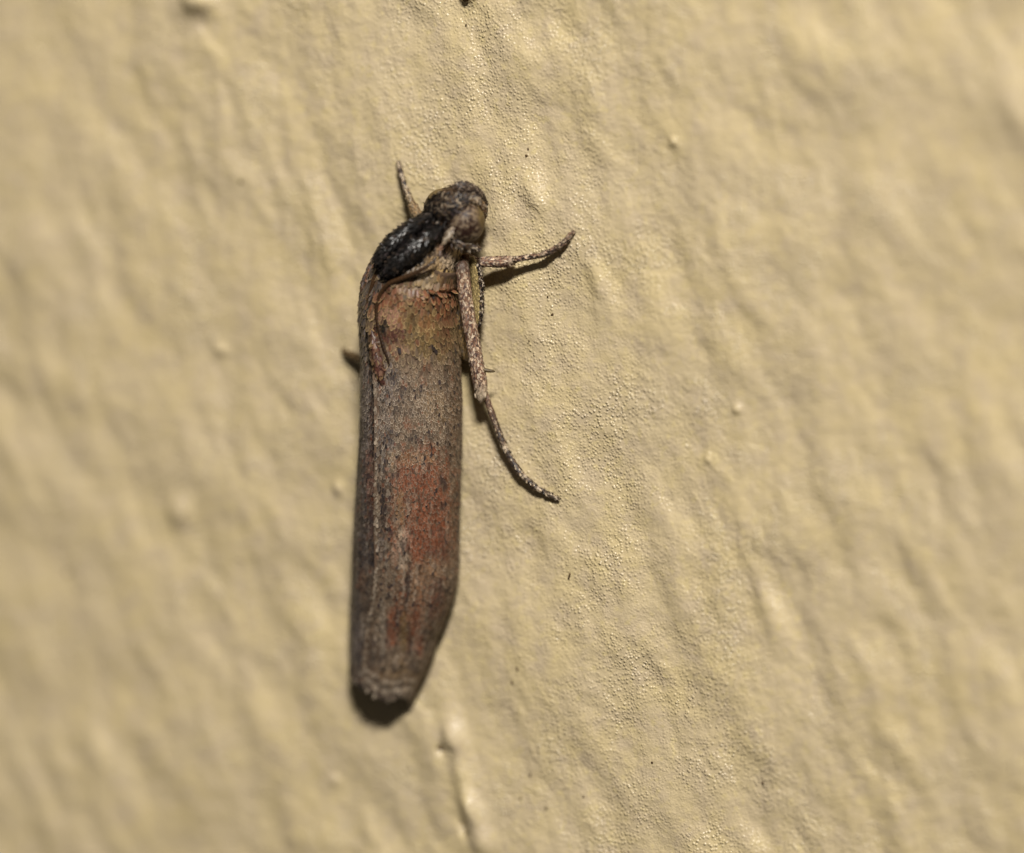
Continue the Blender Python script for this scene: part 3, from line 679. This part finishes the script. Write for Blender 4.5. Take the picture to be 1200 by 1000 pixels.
for (x, y, h) in ((588.5, 521, .33), (609, 556, .24), (626, 571, .17)):
    spur([(x, y, h + .02, .02), (x - .8, y + 3, h, .016), (x - 1.6, y + 6, h - .03, .003)], l2, PALER * .9)
# pale femur folded behind it
l3, _ = limb('leg', [(549, 300, .85, .02), (553, 306, .80, .10, .08), (557, 322, .70, .12, .07), (558.5, 345, .58, .125, .06), (559, 362, .52, .11, .06), (558.5, 376, .46, .08, .05), (558, 384, .42, .02)], root, [srgb(168, 148, 100), srgb(178, 158, 110), srgb(156, 136, 92)], L=.06, Wd=.03, step=.045, stepa=.045, lift=.06)
l3['label'] = 'pale yellowish folded femur beside the tibia'
tb = Tube(K([(560.5, 308, .80, .03), (563, 325, .70, .038), (564.5, 345, .58, .04), (564, 365, .50, .038), (562, 377, .44, .035), (559.5, 384, .40, .01)]), 40)
S_, ph = tb.grid(.035, .03); p, nn, tt = tb.frame(S_, ph); c = np.array([DARK, BLACK, PALE, GREY, DARK])[rng.choice(5, len(S_))]
V, F, Cc = scale_mesh(p, nn, tt, .065, .04, .2, c, c * 1.3, yaw=.5); fr_ = stuff(mesh_obj('edge_scales', V, F, M_SCALE, l3, col=Cc, smooth=False))
# hind leg tucked under the wing's edge
l4, _ = limb('leg', [(528, 328, .95, .02), (531, 334, .90, .07), (535, 355, .74, .07), (539, 380, .62, .065), (541.5, 400, .50, .055), (543.5, 414, .40, .06), (545, 420, .36, .02)], root, [srgb(112, 98, 84), srgb(150, 122, 80), srgb(160, 134, 92)], L=.08, Wd=.03, step=.045, stepa=.04, lift=.06,
             ringed=[(.08, .12, LAV * .8, .9)])
l4['label'] = 'slim tan hind leg tucked under the wing edge'
limb('tarsus', [(543, 410, .40, .03), (545, 415, .32, .06), (547, 420, .20, .055), (551, 424, .08, .04), (554, 426, .05, .01)], l4, [PALE, TARC[0], TARC[2]], wallrel=True, L=.06, Wd=.03)
# left foreleg and middle leg on the far side
l5, _ = limb('leg', [(506, 268, .95, .02), (500, 263, .92, .10), (493, 257, .84, .11), (487, 248, .72, .11), (484, 242, .66, .10), (482, 239, .62, .04)], root, [srgb(124, 106, 80), srgb(104, 88, 66), TAN])
l5['label'] = 'left foreleg stretching up the wall ahead of the shoulder'
limb('tarsus', [(484, 243, .62, .04), (482.5, 239, .58, .085), (480, 233, .52, .088), (477, 226, .44, .085), (475.5, 222, .40, .070), (472.5, 212, .30, .068), (470.5, 205, .23, .07), (468.5, 198, .15, .066), (467, 192, .08, .06), (466.5, 189.5, .06, .02)], l5, TARC, wallrel=True, L=.065, Wd=.034, step=.032, stepa=.032,
     ringed=[(.12, .12, srgb(128, 110, 82), .7), (.40, .03, PALER, .7), (.66, .025, PALER, .7), (.84, .02, PALER, .5)])
l6, _ = limb('leg', [(452, 437, .75, .02), (446, 434, .74, .10), (436, 428, .62, .11), (428, 424, .50, .11), (422, 421, .42, .05)], root, [srgb(104, 86, 60), srgb(84, 68, 48), TAN])
l6['label'] = 'left middle leg, its dark tip showing beside the wing'
limb('tarsus', [(428, 424, .46, .04), (424, 422, .40, .095), (417, 418.5, .28, .095), (410, 416, .17, .09), (404, 412.5, .09, .075), (401.5, 409.5, .07, .02)], l6, [srgb(84, 66, 42), srgb(66, 50, 34), srgb(110, 90, 60)], wallrel=True, L=.065, Wd=.034)
# stray bristles on the wing's outer edge
BV = []
for (x, y) in ((538.5, 451), (538.5, 461), (538, 443), (538, 480), (537.5, 503)):
    spur([(x - 1, y, .55, .016), (x + 1.5, y - .5 + rng.uniform(-1, 1), .52, .012), (x + 3.8, y - 1.5, .5, .003)], wr, DARK).name = 'bristle'
